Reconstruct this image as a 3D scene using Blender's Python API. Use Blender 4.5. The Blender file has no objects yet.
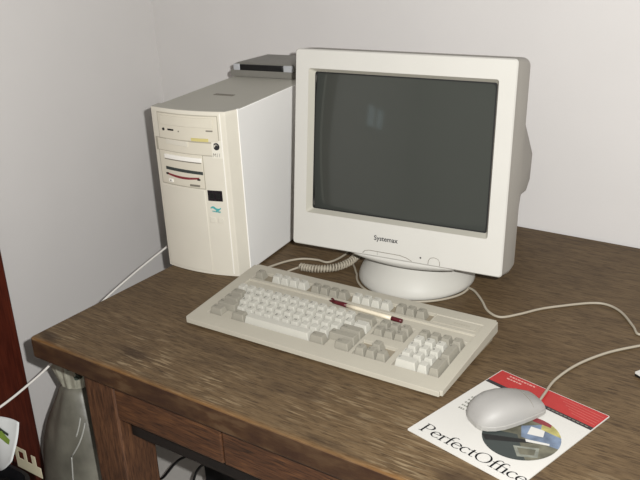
import bpy, bmesh, math, random
from math import sin, cos, pi, radians as R
from mathutils import Vector as V, Matrix
random.seed(7)
H = 0.75                      # desk top height above the floor
sc = bpy.context.scene
COL = sc.collection

# ------------------------------------------------------------------ helpers
def link(o):
    COL.objects.link(o); return o

def tag(o, label=None, cat=None, group=None, kind=None):
    if label: o['label'] = label
    if cat: o['category'] = cat
    if group: o['group'] = group
    if kind: o['kind'] = kind
    return o

def empty(name, loc, rz=0.0, label=None, cat=None, group=None, rot=None):
    o = bpy.data.objects.new(name, None); link(o)
    o.empty_display_size = 0.05
    o.location = loc
    o.rotation_euler = rot if rot else (0, 0, rz)
    return tag(o, label, cat, group)

class MB:
    """collects geometry for ONE mesh object"""
    def __init__(s): s.v = []; s.f = []; s.m = []; s.sm = []
    def add(s, verts, faces, mat=0, smooth=False):
        b = len(s.v); s.v += [tuple(p) for p in verts]
        for f in faces:
            s.f.append([b + i for i in f]); s.m.append(mat); s.sm.append(smooth)
    def box(s, x0, x1, y0, y1, z0, z1, mat=0):
        vs = [(x, y, z) for z in (z0, z1) for y in (y0, y1) for x in (x0, x1)]
        s.add(vs, [(0, 2, 3, 1), (4, 5, 7, 6), (0, 1, 5, 4), (2, 6, 7, 3), (0, 4, 6, 2), (1, 3, 7, 5)], mat)
    def loft(s, rings, mat=0, smooth=True, cap=True, closed=True):
        n = len(rings[0]); vs = [p for r in rings for p in r]; fs = []
        for k in range(len(rings) - 1):
            for i in range(n if closed else n - 1):
                j = (i + 1) % n
                fs.append((k * n + i, k * n + j, (k + 1) * n + j, (k + 1) * n + i))
        s.add(vs, fs, mat, smooth)
        if cap:
            s.add(rings[0], [tuple(range(n))[::-1]], mat); s.add(rings[-1], [tuple(range(n))], mat)
    def tube(s, pts, r, n=8, mat=0, cap=True):
        pts = [V(p) for p in pts]; rings = []; up = None
        for i, p in enumerate(pts):
            t = (pts[min(i + 1, len(pts) - 1)] - pts[max(i - 1, 0)]).normalized()
            if up is None:
                up = V((0, 0, 1)) if abs(t.z) < .9 else V((1, 0, 0))
            a = (up - t * up.dot(t)).normalized(); up = a; b = t.cross(a)
            rr = r(i / (len(pts) - 1)) if callable(r) else r
            rings.append([p + (a * cos(2 * pi * k / n) + b * sin(2 * pi * k / n)) * rr for k in range(n)])
        s.loft(rings, mat, True, cap)
    def cyl(s, c, axis, r, h, n=24, mat=0, r2=None):
        c = V(c); ax = V(axis).normalized(); a = ax.orthogonal().normalized(); b = ax.cross(a)
        r2 = r if r2 is None else r2
        s.loft([[c + (a * cos(2 * pi * k / n) + b * sin(2 * pi * k / n)) * q + ax * d for k in range(n)] for q, d in ((r, 0), (r2, h))], mat, False, True)
    def poly(s, pts, mat=0): s.add(pts, [tuple(range(len(pts)))], mat)
    def prism(s, pts, fn0, fn1, mat=0):
        n = len(pts); s.loft([[fn0(p) for p in pts], [fn1(p) for p in pts]], mat, False, True)
    def mesh(s, name):
        me = bpy.data.meshes.new(name); me.from_pydata(s.v, [], s.f)
        for p, m, q in zip(me.polygons, s.m, s.sm): p.material_index = m; p.use_smooth = q
        return me
    def build(s, name, mats, parent=None, bevel=None, seg=2, merge=True, angle=35, fix=True, weighted=False):
        me = s.mesh(name)
        if fix:
            bm = bmesh.new(); bm.from_mesh(me)
            if merge: bmesh.ops.remove_doubles(bm, verts=bm.verts, dist=1e-6)
            bmesh.ops.recalc_face_normals(bm, faces=bm.faces); bm.to_mesh(me); bm.free()
        if not isinstance(mats, (list, tuple)): mats = [mats]
        for m in mats: me.materials.append(m)
        o = link(bpy.data.objects.new(name, me))
        if parent: o.parent = parent
        if bevel:
            md = o.modifiers.new('bevel', 'BEVEL'); md.width = bevel; md.segments = seg
            md.limit_method = 'ANGLE'; md.angle_limit = R(angle)
            if hasattr(md, 'harden_normals'): md.harden_normals = False
            for p in me.polygons: p.use_smooth = True
            try: me.set_sharp_from_angle(angle=R(50))
            except Exception: pass
        return o

def smooth_path(pts, n=10):
    P = [V(p) for p in pts]; P = [2 * P[0] - P[1]] + P + [2 * P[-1] - P[-2]]; out = []
    for i in range(1, len(P) - 2):
        a, b, c, d = P[i - 1:i + 3]
        for k in range(n):
            t = k / n
            out.append(.5 * ((2 * b) + (c - a) * t + (2 * a - 5 * b + 4 * c - d) * t * t + (3 * b - a - 3 * c + d) * t ** 3))
    out.append(P[-2]); return out

def rrect(x0, x1, y0, y1, r, n=5):
    out = []
    for cx, cy, a0 in ((x1 - r, y1 - r, 0), (x0 + r, y1 - r, 90), (x0 + r, y0 + r, 180), (x1 - r, y0 + r, 270)):
        for k in range(n + 1):
            a = R(a0 + 90 * k / n); out.append((cx + r * cos(a), cy + r * sin(a)))
    return out

def text_mesh(body, size, sx=1.0, shear=0.0, offset=0.0):
    cu = bpy.data.curves.new('lettering', 'FONT'); cu.body = body; cu.size = size
    cu.shear = shear; cu.offset = offset; cu.resolution_u = 3
    o = bpy.data.objects.new('lettering', cu); link(o)
    bpy.context.view_layer.update()
    me = bpy.data.meshes.new_from_object(o.evaluated_get(bpy.context.evaluated_depsgraph_get()))
    vs = [(v.co.x * sx, v.co.y) for v in me.vertices]; fs = [tuple(p.vertices) for p in me.polygons]
    bpy.data.objects.remove(o); bpy.data.curves.remove(cu); bpy.data.meshes.remove(me)
    return vs, fs

# ------------------------------------------------------------------ materials
def srgb(*c):
    f = lambda x: (x / 255 / 12.92) if x / 255 <= .04045 else ((x / 255 + .055) / 1.055) ** 2.4
    return tuple(f(x) for x in c) + (1,)

def mat(name, col, rough=.5, var=.04, scale=30, bump=0.0, bscale=400, metal=0.0, spec=.5, sheen=0, alpha=1.0, trans=0.0, coat=0.0):
    m = bpy.data.materials.new(name); m.use_nodes = True; nt = m.node_tree; N = nt.nodes; L = nt.links
    b = N['Principled BSDF']; b.inputs['Roughness'].default_value = rough; b.inputs['Metallic'].default_value = metal
    b.inputs['Specular IOR Level'].default_value = spec; b.inputs['Alpha'].default_value = alpha
    b.inputs['Transmission Weight'].default_value = trans; b.inputs['Coat Weight'].default_value = coat
    tc = N.new('ShaderNodeTexCoord'); nz = N.new('ShaderNodeTexNoise'); nz.inputs['Scale'].default_value = scale
    nz.inputs['Detail'].default_value = 4; L.new(tc.outputs['Object'], nz.inputs['Vector'])
    rp = N.new('ShaderNodeValToRGB'); c = col
    rp.color_ramp.elements[0].position = .3; rp.color_ramp.elements[1].position = .7
    rp.color_ramp.elements[0].color = tuple(x * (1 - var) for x in c[:3]) + (1,)
    rp.color_ramp.elements[1].color = tuple(min(1, x * (1 + var)) for x in c[:3]) + (1,)
    L.new(nz.outputs['Fac'], rp.inputs['Fac']); L.new(rp.outputs['Color'], b.inputs['Base Color'])
    if bump:
        n2 = N.new('ShaderNodeTexNoise'); n2.inputs['Scale'].default_value = bscale; L.new(tc.outputs['Object'], n2.inputs['Vector'])
        bp = N.new('ShaderNodeBump'); bp.inputs['Strength'].default_value = bump; bp.inputs['Distance'].default_value = .001
        L.new(n2.outputs['Fac'], bp.inputs['Height']); L.new(bp.outputs['Normal'], b.inputs['Normal'])
    return m

def wood(name, dark, mid, light, axis=0, wear=.5, rough=.5, fine=1.0, short=1.0, span=(.36, .66)):
    m = bpy.data.materials.new(name); m.use_nodes = True; nt = m.node_tree; N = nt.nodes; L = nt.links
    b = N['Principled BSDF']; b.inputs['Roughness'].default_value = rough; b.inputs['Specular IOR Level'].default_value = .3
    tc = N.new('ShaderNodeTexCoord')
    def noise(sx, sy, sz, detail=6, rough_=.6, dist=0):
        mp = N.new('ShaderNodeMapping'); s = [sx, sy, sz]
        if axis == 2: s = [sy, sz, sx]
        if axis == 1: s = [sy, sx, sz]
        mp.inputs['Scale'].default_value = s; L.new(tc.outputs['Object'], mp.inputs['Vector'])
        nz = N.new('ShaderNodeTexNoise'); nz.inputs['Scale'].default_value = 1; nz.inputs['Detail'].default_value = detail
        nz.inputs['Roughness'].default_value = rough_; nz.inputs['Distortion'].default_value = dist
        L.new(mp.outputs['Vector'], nz.inputs['Vector']); return nz.outputs['Fac']
    g1 = noise(5 * short, 95 * fine, 95 * fine, 6, .6, .3); g2 = noise(16 * short, 380 * fine, 380 * fine, 3, .5); big = noise(3, 5, 5, 4, .6); pt = noise(9, 22, 22, 4, .6, .4)
    def mix(a, bb, f, op='MIX'):
        n = N.new('ShaderNodeMix'); n.data_type = 'FLOAT'
        n.inputs[0].default_value = f; L.new(a, n.inputs[2]); L.new(bb, n.inputs[3]); return n.outputs[0]
    f = mix(g1, g2, .45); f = mix(f, big, .2); f = mix(f, pt, .18)
    rp = N.new('ShaderNodeValToRGB'); e = rp.color_ramp.elements
    e[0].position = span[0]; e[0].color = dark; e[1].position = span[1]; e[1].color = light
    x = e.new(.5); x.color = mid
    L.new(f, rp.inputs['Fac'])
    # fine dark pores running along the grain
    pr = N.new('ShaderNodeValToRGB'); pr.color_ramp.elements[0].position = .36; pr.color_ramp.elements[1].position = .46
    pr.color_ramp.elements[0].color = (.45, .42, .4, 1); pr.color_ramp.elements[1].color = (1, 1, 1, 1); L.new(g2, pr.inputs['Fac'])
    mx = N.new('ShaderNodeMix'); mx.data_type = 'RGBA'; mx.blend_type = 'MULTIPLY'; mx.inputs[0].default_value = wear
    L.new(rp.outputs['Color'], mx.inputs[6]); L.new(pr.outputs['Color'], mx.inputs[7])
    L.new(mx.outputs[2], b.inputs['Base Color'])
    bp = N.new('ShaderNodeBump'); bp.inputs['Strength'].default_value = .35; bp.inputs['Distance'].default_value = .0015
    L.new(f, bp.inputs['Height']); L.new(bp.outputs['Normal'], b.inputs['Normal'])
    m['rp'] = rp.name
    return m

M = {}
M['wall'] = mat('wall_paint', srgb(212, 209, 206), .85, .015, 6, .15, 180, spec=.2)
M['floor'] = mat('floor_lino', srgb(196, 193, 187), .5, .05, 14, .1, 200, spec=.3)
M['desk'] = wood('worn_oak_top', srgb(60, 46, 30), srgb(94, 76, 53), srgb(122, 102, 75), 0, .65, .6, 1.5, 3.2, (.29, .74))
M['desk_edge'] = wood('oak_edge', srgb(40, 25, 14), srgb(72, 45, 27), srgb(104, 70, 41), 0, .6, .5, 1.5, 2.5)
M['desk_leg'] = wood('oak_leg', srgb(44, 28, 18), srgb(74, 48, 31), srgb(102, 70, 46), 2, .6, .5, 1.5, 3)
M['near_black_wood'] = wood('near_black_wood', srgb(12, 9, 7), srgb(20, 14, 10), srgb(30, 20, 14), 0, .4, .6)
M['post'] = wood('door_wood', srgb(58, 22, 14), srgb(78, 32, 21), srgb(98, 44, 28), 2, .4, .4)
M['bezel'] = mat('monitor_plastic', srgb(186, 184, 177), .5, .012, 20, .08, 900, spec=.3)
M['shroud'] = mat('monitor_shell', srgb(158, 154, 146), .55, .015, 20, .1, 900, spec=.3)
M['inner'] = mat('bezel_inner', srgb(178, 175, 163), .5, .012, 20, spec=.3)
M['seam'] = mat('seam_grey', srgb(120, 115, 104), .6)
M['base'] = mat('stand_plastic', srgb(186, 184, 176), .5, .012, 20, spec=.3)
M['ink'] = mat('dark_print', srgb(42, 42, 44), .6)
M['black'] = mat('black_plastic', srgb(14, 14, 15), .45)
M['tower'] = mat('tower_bezel', srgb(205, 200, 186), .5, .02, 18, .06, 900, spec=.3)
M['tower_d'] = mat('drive_plastic', srgb(203, 197, 181), .5, .02, 22, spec=.3)
M['tower_w'] = mat('pale_plastic', srgb(230, 227, 219), .5, .01, spec=.3)
M['gap'] = mat('gap_shade', srgb(164, 158, 143), .6)
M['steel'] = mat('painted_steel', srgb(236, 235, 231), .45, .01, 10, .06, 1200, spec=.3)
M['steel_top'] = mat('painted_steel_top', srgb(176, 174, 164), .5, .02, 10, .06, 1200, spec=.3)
M['slot'] = mat('slot_dark', srgb(52, 58, 56), .6)
M['red'] = mat('dark_red', srgb(120, 46, 50), .5)
M['yellow'] = mat('yellowed_label', srgb(196, 184, 120), .6)
M['teal'] = mat('teal_print', srgb(72, 158, 158), .5)
M['disp'] = mat('display_window', srgb(24, 18, 24), .25)
M['sticker'] = mat('sticker_paper', srgb(214, 210, 197), .6)
M['kcase'] = mat('keyboard_case', srgb(173, 168, 154), .55, .02, 25, .1, 1100, spec=.3)
M['kwell'] = mat('keyboard_well', srgb(138, 129, 112), .6, .02, 25, spec=.2)
M['kwhite'] = mat('pale_key', srgb(182, 180, 170), .5, .02, 60, spec=.3)
M['kgrey'] = mat('grey_key', srgb(144, 140, 128), .5, .02, 60, spec=.3)
M['legend'] = mat('key_print', srgb(66, 61, 55), .6)
M['cable'] = mat('cable_grey', srgb(160, 152, 136), .5, .02, 60, spec=.3)
M['cable_w'] = mat('cable_pale', srgb(205, 202, 196), .5, .02, 60, spec=.3)
M['cable_k'] = mat('cable_black', srgb(16, 15, 15), .4)
M['mouse'] = mat('mouse_plastic', srgb(147, 145, 141), .55, .015, 40, .05, 1200, spec=.4)
M['mouse2'] = mat('mouse_skirt', srgb(150, 148, 143), .45, .015, 40, spec=.3)
M['paper'] = mat('white_card', srgb(196, 194, 188), .5, .01, spec=.3)
M['band'] = mat('red_band', srgb(164, 48, 46), .45, .04, 60, spec=.3)
M['band2'] = mat('red_band_light', srgb(178, 88, 82), .45, .04, 60, spec=.3)
M['bandt'] = mat('band_print', srgb(196, 142, 134), .45)
M['strip'] = mat('black_strip', srgb(38, 36, 40), .5)
M['pen'] = mat('pen_cream', srgb(214, 204, 182), .35, .01, spec=.4)
M['maroon'] = mat('pen_maroon', srgb(78, 22, 28), .35, .03, spec=.4)
M['modem'] = mat('modem_grey', srgb(116, 114, 107), .4, .02, 40)
M['modem_s'] = mat('modem_silver', srgb(168, 170, 172), .35, .02, 40)
M['bag'] = mat('grey_film', srgb(104, 102, 92), .42, .3, 16, .8, 45, spec=.4)
M['bagn'] = mat('pale_film', srgb(142, 140, 126), .35, .25, 60, .3, 120, spec=.5)
M['bagc'] = mat('pale_crease', srgb(160, 160, 154), .3, .05, 40)
M['binb'] = mat('bin_black', srgb(16, 16, 19), .5, .1, 30)
M['sheet'] = mat('sheet_white', srgb(205, 208, 206), .6, .02)
M['green'] = mat('leaf_green', srgb(110, 134, 50), .6, .1, 60)
M['dgreen'] = mat('dark_green', srgb(36, 46, 34), .6, .2, 90)
M['cream'] = mat('cream_card', srgb(190, 182, 156), .6, .04)
M['blue'] = mat('blue_print', srgb(104, 118, 138), .5, .35, 60)
M['olive'] = mat('olive_print', srgb(92, 90, 76), .5, .45, 60)
M['gold'] = mat('gold_print', srgb(160, 152, 92), .5, .35, 70)
M['greyp'] = mat('grey_print', srgb(120, 122, 112), .5, .3, 90)
M['glass'] = mat('crt_glass', srgb(60, 62, 58), .075, .01, 10, spec=.3)

# door-side brown worn front arris on the desk top
m = M['desk']; nt = m.node_tree; N = nt.nodes; L = nt.links; b = N['Principled BSDF']
old = b.inputs['Base Color'].links[0].from_socket
tc = N.new('ShaderNodeTexCoord'); sp = N.new('ShaderNodeSeparateXYZ'); L.new(tc.outputs['Object'], sp.inputs[0])
def mrange(src, a, b_, c, d):
    n = N.new('ShaderNodeMapRange'); n.inputs[1].default_value = a; n.inputs[2].default_value = b_
    n.inputs[3].default_value = c; n.inputs[4].default_value = d; L.new(src, n.inputs[0]); return n.outputs[0]
# pale dry scratches near the front-left
mp = N.new('ShaderNodeMapping'); mp.inputs['Scale'].default_value = (22, 230, 60); L.new(tc.outputs['Object'], mp.inputs['Vector'])
nz = N.new('ShaderNodeTexNoise'); nz.inputs['Scale'].default_value = 1; nz.inputs['Detail'].default_value = 3; L.new(mp.outputs['Vector'], nz.inputs['Vector'])
scr = mrange(nz.outputs['Fac'], .53, .62, 0, 1)
my = mrange(sp.outputs['Y'], .17, .03, 0, 1)
nzm = N.new('ShaderNodeTexNoise'); nzm.inputs['Scale'].default_value = 6; L.new(tc.outputs['Object'], nzm.inputs['Vector'])
mk = mrange(nzm.outputs['Fac'], .4, .65, .1, 1)
def mul(a, b_):
    n = N.new('ShaderNodeMath'); n.operation = 'MULTIPLY'; L.new(a, n.inputs[0]); L.new(b_, n.inputs[1]); return n.outputs[0]
fac = mul(mul(scr, my), mk)
fm = N.new('ShaderNodeMath'); fm.operation = 'MULTIPLY'; fm.inputs[1].default_value = .9; L.new(fac, fm.inputs[0])
mx = N.new('ShaderNodeMix'); mx.data_type = 'RGBA'; L.new(fm.outputs[0], mx.inputs[0]); L.new(old, mx.inputs[6])
mx.inputs[7].default_value = srgb(168, 150, 120)
# dark stains near the front
nd = N.new('ShaderNodeTexNoise'); nd.inputs['Scale'].default_value = 1; nd.inputs['Detail'].default_value = 5
mpd = N.new('ShaderNodeMapping'); mpd.inputs['Scale'].default_value = (7, 26, 7); mpd.inputs['Location'].default_value = (3, 1, 0)
L.new(tc.outputs['Object'], mpd.inputs['Vector']); L.new(mpd.outputs['Vector'], nd.inputs['Vector'])
dk = mul(mrange(nd.outputs['Fac'], .55, .66, 0, .7), mrange(sp.outputs['Y'], .2, .02, .1, 1))
mxd = N.new('ShaderNodeMix'); mxd.data_type = 'RGBA'; L.new(dk, mxd.inputs[0]); L.new(mx.outputs[2], mxd.inputs[6]); mxd.inputs[7].default_value = srgb(44, 30, 20)
# amber worn arris along the front edge
ar = mul(mrange(sp.outputs['Y'], .009, .0, 0, .6), mrange(nzm.outputs['Fac'], .3, .6, .35, 1))
mx2 = N.new('ShaderNodeMix'); mx2.data_type = 'RGBA'; L.new(ar, mx2.inputs[0]); L.new(mxd.outputs[2], mx2.inputs[6]); mx2.inputs[7].default_value = srgb(128, 88, 42)
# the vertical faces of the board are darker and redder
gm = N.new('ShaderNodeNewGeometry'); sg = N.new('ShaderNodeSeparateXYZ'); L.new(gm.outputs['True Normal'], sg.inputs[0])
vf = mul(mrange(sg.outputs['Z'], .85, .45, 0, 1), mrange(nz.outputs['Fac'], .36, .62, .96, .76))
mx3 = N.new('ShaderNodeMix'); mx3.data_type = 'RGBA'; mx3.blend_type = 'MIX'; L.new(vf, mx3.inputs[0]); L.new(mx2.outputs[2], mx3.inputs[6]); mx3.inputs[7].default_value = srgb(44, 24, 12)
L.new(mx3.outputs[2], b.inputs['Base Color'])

# ------------------------------------------------------------------ the setting
XL, YB = -.53, .872
def structure(name, mb, m, **k):
    o = mb.build(name, m, **k); o['kind'] = 'structure'; return o
mb = MB(); mb.box(XL - .12, XL, -3.2, YB + .12, 0, 2.6); structure('wall_left', mb, M['wall'])
mb = MB(); mb.box(XL, 3.2, YB, YB + .12, 0, 2.6); structure('wall_back', mb, M['wall'])
mb = MB(); mb.box(XL - .12, 3.2, -3.2, YB + .12, -.1, 0); structure('floor', mb, M['floor'])
# dark wooden door frame on the left wall: only its near jamb shows
mb = MB(); mb.box(XL, XL + .028, .165, .285, 0, 2.08); mb.box(XL, XL + .028, -.62, .165, 1.96, 2.08); mb.box(XL, XL + .028, -.74, -.62, 0, 2.08)
o = structure('trim_1', mb, M['post'], bevel=.004)
tag(o, 'dark red-brown wooden door frame on the left wall', None)
mb = MB(); mb.box(XL, XL + .012, -.62, .165, 0, 1.96); structure('door_1', mb, M['post'])

# daylight window further along the left wall, behind the camera (it shows only as a glint in the tube)
M['day'] = bpy.data.materials.new('daylight_pane'); M['day'].use_nodes = True
e_ = M['day'].node_tree.nodes['Principled BSDF']; e_.inputs['Emission Color'].default_value = (.6, .88, 1, 1); e_.inputs['Emission Strength'].default_value = 1.5
M['frame'] = mat('window_paint', srgb(190, 188, 182), .5)
mb = MB(); wy0, wy1, wz0, wz1 = -1.88, -1.42, 1.17, 1.37
for a_ in ((wy0 - .03, wy0, wz0 - .03, wz1 + .03), (wy1, wy1 + .03, wz0 - .03, wz1 + .03), (wy0, wy1, wz0 - .03, wz0), (wy0, wy1, wz1, wz1 + .03), (-1.67, -1.62, wz0, wz1)):
    mb.box(XL + .001, XL + .02, *a_)
wn = structure('window_1', mb, M['frame'])
mb = MB(); mb.box(XL + .001, XL + .006, wy0, wy1, wz0, wz1); mb.build('pane', M['day'], wn)

# ------------------------------------------------------------------ desk
desk = empty('desk', (0, 0, 0), label='old dark brown oak desk with a worn thick top against the wall', cat='desk')
mb = MB()
r0 = .009
outl = rrect(-.013, 1.7, -.003, YB - .004, r0, 6)
mb.loft([[(x, y, z) for x, y in outl] for z in (H - .038, H)], smooth=False)
top = mb.build('tabletop', M['desk'], desk, bevel=.0035, seg=3)
def leg(x0, y0):
    mb = MB(); mb.box(x0, x0 + .074, y0, y0 + .074, 0, H - .0385); mb.build('leg', M['desk_leg'], desk, bevel=.004)
for x0, y0 in ((.087, .02), (1.54, .02), (.087, .77), (1.54, .77)): leg(x0, y0)
zt, zb = H - .0385, H - .119
def drawer(x0, x1):
    mb = MB(); mb.box(x0, x1, .0205, .042, zb, zt - .002)
    d = mb.build('drawer', M['desk_edge'], desk, bevel=.003)
    mb = MB(); mb.box(x0 + .02, x1 - .02, .042, .5, zb + .006, zt - .015); mb.build('drawer_box', M['desk_leg'], d)
drawer(.162, .3955); drawer(.3975, .90); drawer(.902, 1.538)
mb = MB(); mb.box(.162, 1.538, .045, .068, zb - .044, zb + .005); mb.build('filler_strip', M['near_black_wood'], desk)  # near-black strip added to fill the dark band below the drawer fronts
mb = MB(); mb.box(.162, 1.538, .80, .825, zb, zt); mb.build('rear_rail', M['desk_edge'], desk)
for x0 in (.105, 1.575):
    mb = MB(); mb.box(x0, x0 + .022, .096, .768, zb, zt); mb.build('side_rail', M['desk_edge'], desk)

# ------------------------------------------------------------------ computer tower
TW, TH, TD = .1762, .3266, .40
tower = empty('computer_tower', (-.0193, .3477, H), .1362, 'beige upright desktop computer tower with drive bays left of the monitor', 'computer')
def bz(u, z=0):     # bezel face: bowed in plan, leaning back a touch at the top
    t = (u - .083) / .083
    return -.011 * (1 - t * t) + .0
def face(u, z, out=0.0): return (u, bz(u) - out, z)
NS = 18
def strip_path(u0, u1, n): return [u0 + (u1 - u0) * i / n for i in range(n + 1)]
def plate(mb, u0, u1, z0, z1, out=.001, inn=-.003, mat_=0, n=8, slope=0.0):
    us = strip_path(u0, u1, n)
    s = lambda u: slope * (u - u0)
    A = [[face(u, z0 + s(u), out), face(u, z1 + s(u), out), face(u, z1 + s(u), inn), face(u, z0 + s(u), inn)] for u in us]
    mb.loft(A, mat_, False, True)
# metal shell
mb = MB(); mb.box(.001, TW, .024, TD, .004, TH - .003)
for x, y in ((.02, .05), (.155, .05), (.02, .37), (.155, .37)): mb.box(x - .008, x + .008, y - .008, y + .008, 0, .004)
sh = mb.build('case_shell', [M['steel'], M['steel_top']], tower, bevel=.002)
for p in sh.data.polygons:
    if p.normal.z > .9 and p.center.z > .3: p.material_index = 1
# bowed front bezel
mb = MB()
def bezring(z, inset=0):
    us = strip_path(.0, .166, NS)
    r = [(-.003 + inset, .026, z)] + [(u, bz(u) + inset, z) for u in us] + [(TW + .001 - inset, .026, z)]
    return r
mb.loft([bezring(0.0), bezring(.006), bezring(TH - .012), bezring(TH - .004), bezring(TH - .0015, .0012)], 0, False, True)
bez = mb.build('front_bezel', [M['tower'], M['steel_top']], tower, bevel=.001)
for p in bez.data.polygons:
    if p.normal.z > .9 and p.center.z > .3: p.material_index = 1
# shadow gaps round the drives
mb = MB(); plate(mb, .0165, .1515, .2665, .3175, .0006, -.002); mb.build('drive_gap', M['gap'], tower)
mb = MB(); plate(mb, .0105, .1155, .1765, .2445, .0006, -.002, slope=-.012); mb.build('drive_gap', M['gap'], tower)
mb = MB(); plate(mb, .0045, .1515, .242, .268, .0003, -.002, slope=-.01); mb.build('drive_gap', M['gap'], tower)
# CD drive
mb = MB(); plate(mb, .018, .150, .268, .316, .0015)
cd = mb.build('optical_drive', M['tower_d'], tower, bevel=.0008)
mb = MB(); plate(mb, .024, .143, .2945, .3125, .0032); mb.build('tray_door', M['tower_d'], cd, bevel=.0008)
mb = MB(); mb.cyl(face(.031, .2855, .0012), (0, -1, 0), .0028, .001); mb.build('headphone_jack', M['black'], cd)
mb = MB(); plate(mb, .042, .056, .2845, .2875, .0025, 0, 0, 3); mb.build('volume_wheel', M['black'], cd)
mb = MB(); mb.cyl(face(.068, .2845, .0012), (0, -1, 0), .0014, .001); mb.build('drive_light', M['seam'], cd)
mb = MB(); plate(mb, .128, .141, .288, .2905, .0024, 0, 0, 3); mb.build('eject_button', M['seam'], cd)
# blank bay with small flap and a yellowed label
mb = MB(); plate(mb, .010, .150, .2435, .2665, .0008, slope=-.01)
bay = mb.build('blank_bay_cover', M['tower_d'], tower, bevel=.0008)
mb = MB(); plate(mb, .034, .086, .2575, .2675, .0026, slope=-.02); mb.build('cover_flap', M['tower'], bay, bevel=.0006)
mb = MB(); plate(mb, .096, .131, .269, .2745, .0032, 0, slope=0.0); tag(mb.build('bay_label', M['yellow'], bay), 'yellowed label strip')
# floppy bays
mb = MB(); plate(mb, .012, .114, .178, .243, .0012, slope=-.012)
fl = mb.build('floppy_drive', M['tower_d'], tower, bevel=.0008)
mb = MB(); plate(mb, .026, .113, .229, .2375, .0036, slope=-.012); mb.build('bay_shelf', M['tower_w'], fl, bevel=.0006)
mb = MB(); plate(mb, .025, .111, .2265, .2290, .0016, -.001, slope=-.012); mb.build('bay_gap', M['seam'], fl)
mb = MB(); plate(mb, .026, .113, .2065, .2125, .0018, 0, slope=-.03); mb.build('disk_slot', M['slot'], fl)
mb = MB()
us = strip_path(.027, .104, 10)
for w0, w1, mi in ((.0, 1.0, 0), (.06, .94, 1)):
    pass
A = []
for i, u in enumerate(us):
    t = i / 10; dz = -.0035 * sin(pi * t) - .002 * t; hh = .0016 + .0006 * sin(pi * t)
    A.append([face(u, .1985 + dz - hh, .0022), face(u, .1985 + dz + hh, .0022), face(u, .1985 + dz + hh, 0), face(u, .1985 + dz - hh, 0)])
mb.loft(A, 0, False, True)
tag(mb.build('red_disk_edge', M['red'], fl), 'dark red edge of a disk in the lower slot')
for a_ in ((.0255, .031, .1965, .2), (.100, .106, .1925, .1955)):
    mb = MB(); plate(mb, *a_, .0027, 0, 0, 2); mb.build('slot_end', M['black'], fl)
mb = MB(); plate(mb, .030, .041, .182, .1885, .0026, 0, 0, 3); mb.build('eject_button', M['tower_w'], fl, bevel=.0006)
mb = MB(); mb.cyl(face(.0355, .1852, .0026), (0, -1, 0), .0015, .0006, 10); mb.build('button_mark', M['seam'], fl)
mb = MB(); plate(mb, .082, .104, .1795, .1835, .0022, 0, 0, 3); mb.build('drive_label', M['seam'], fl)
# right-hand column
mb = MB(); plate(mb, .136, .156, .238, .271, .0012, -.001); st = mb.build('badge_sticker', M['sticker'], tower)
mb = MB(); mb.cyl(face(.1455, .2605, .0012), (0, -1, 0), .0068, .001, 28); bd = mb.build('round_badge', M['ink'], st)
mb = MB()
c = V(face(.1455, .2605, .0024))
sw = [c + V((.0042 * cos(R(a)), 0, .0042 * sin(R(a)))) for a in range(20, 201, 15)] + [c + V((.0034 * cos(R(a)) + .0012, 0, .0026 * sin(R(a)) + .0006)) for a in range(200, 19, -15)]
mb.poly(sw); mb.build('badge_swirl', M['sticker'], bd, fix=False)
def put_text(name, body, size, m, parent, fn, sx=1.0, shear=0, offset=0.0):
    vs, fs = text_mesh(body, size, sx, shear, offset); mb = MB(); mb.add([fn(x, y) for x, y in vs], fs)
    return mb.build(name, m, parent, fix=False)
put_text('badge_text', 'M11', .0105, M['seam'], st, lambda x, y: face(.1375 + x, .2405 + y, .0017), .8)
mb = MB(); plate(mb, .118, .1475, .1535, .1745, .0012, -.001); dp = mb.build('display_window', M['disp'], tower, bevel=.0006)
mb = MB()
for k in range(2): plate(mb, .122 + k * .013, .131 + k * .013, .158, .170, .0014, .001, 0, 2)
mb.build('digit_segments', M['black'], dp)
mb = MB()
pts = []
for i in range(13):
    t = i / 12; pts.append((.121 + .021 * t, .139 + .0022 * sin(t * 7) - .001 * t, .0025 * (.5 + .5 * sin(t * pi))))
A = [[face(u, z - h, .0006), face(u, z + h, .0006), face(u, z + h, 0), face(u, z - h, 0)] for u, z, h in pts]
mb.loft(A, 0, False, True)
for i in range(5): mb.box(.124 + i * .0038, .1265 + i * .0038, bz(.132) - .0012, bz(.132), .1315, .134)
mb.build('maker_mark', M['teal'], tower)
for u, z, mm in ((.107, .112, 'seam'), (.107, .120, 'teal')):
    mb = MB(); mb.cyl(face(u, z, 0), (0, -1, 0), .0015, .0008, 10); mb.build('indicator_light', M[mm], tower)
for u in (.118, .1345):
    mb = MB(); plate(mb, u, u + .011, .110, .121, .0014, -.001, 0, 3); mb.build('push_button', M['tower'], tower, bevel=.001)
# large blank door below with its seam, and moulded ribs
mb = MB(); plate(mb, .006, .1125, .006, .174, .0012, -.001, 0, 10); mb.build('lower_panel', M['tower'], tower, bevel=.0012)
mb = MB(); plate(mb, .1558, .1572, .006, .322, .0012, -.001, 0, 1); mb.build('bezel_rib', M['tower_w'], tower)
mb = MB(); mb.box(TW - .0005, TW + .0022, .0245, .0285, .004, TH - .001); mb.build('edge_flange', M['steel'], tower)
mb = MB(); mb.box(.062, .106, .118, .130, TH - .0031, TH - .0024); mb.build('lid_label', M['seam'], tower)

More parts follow.
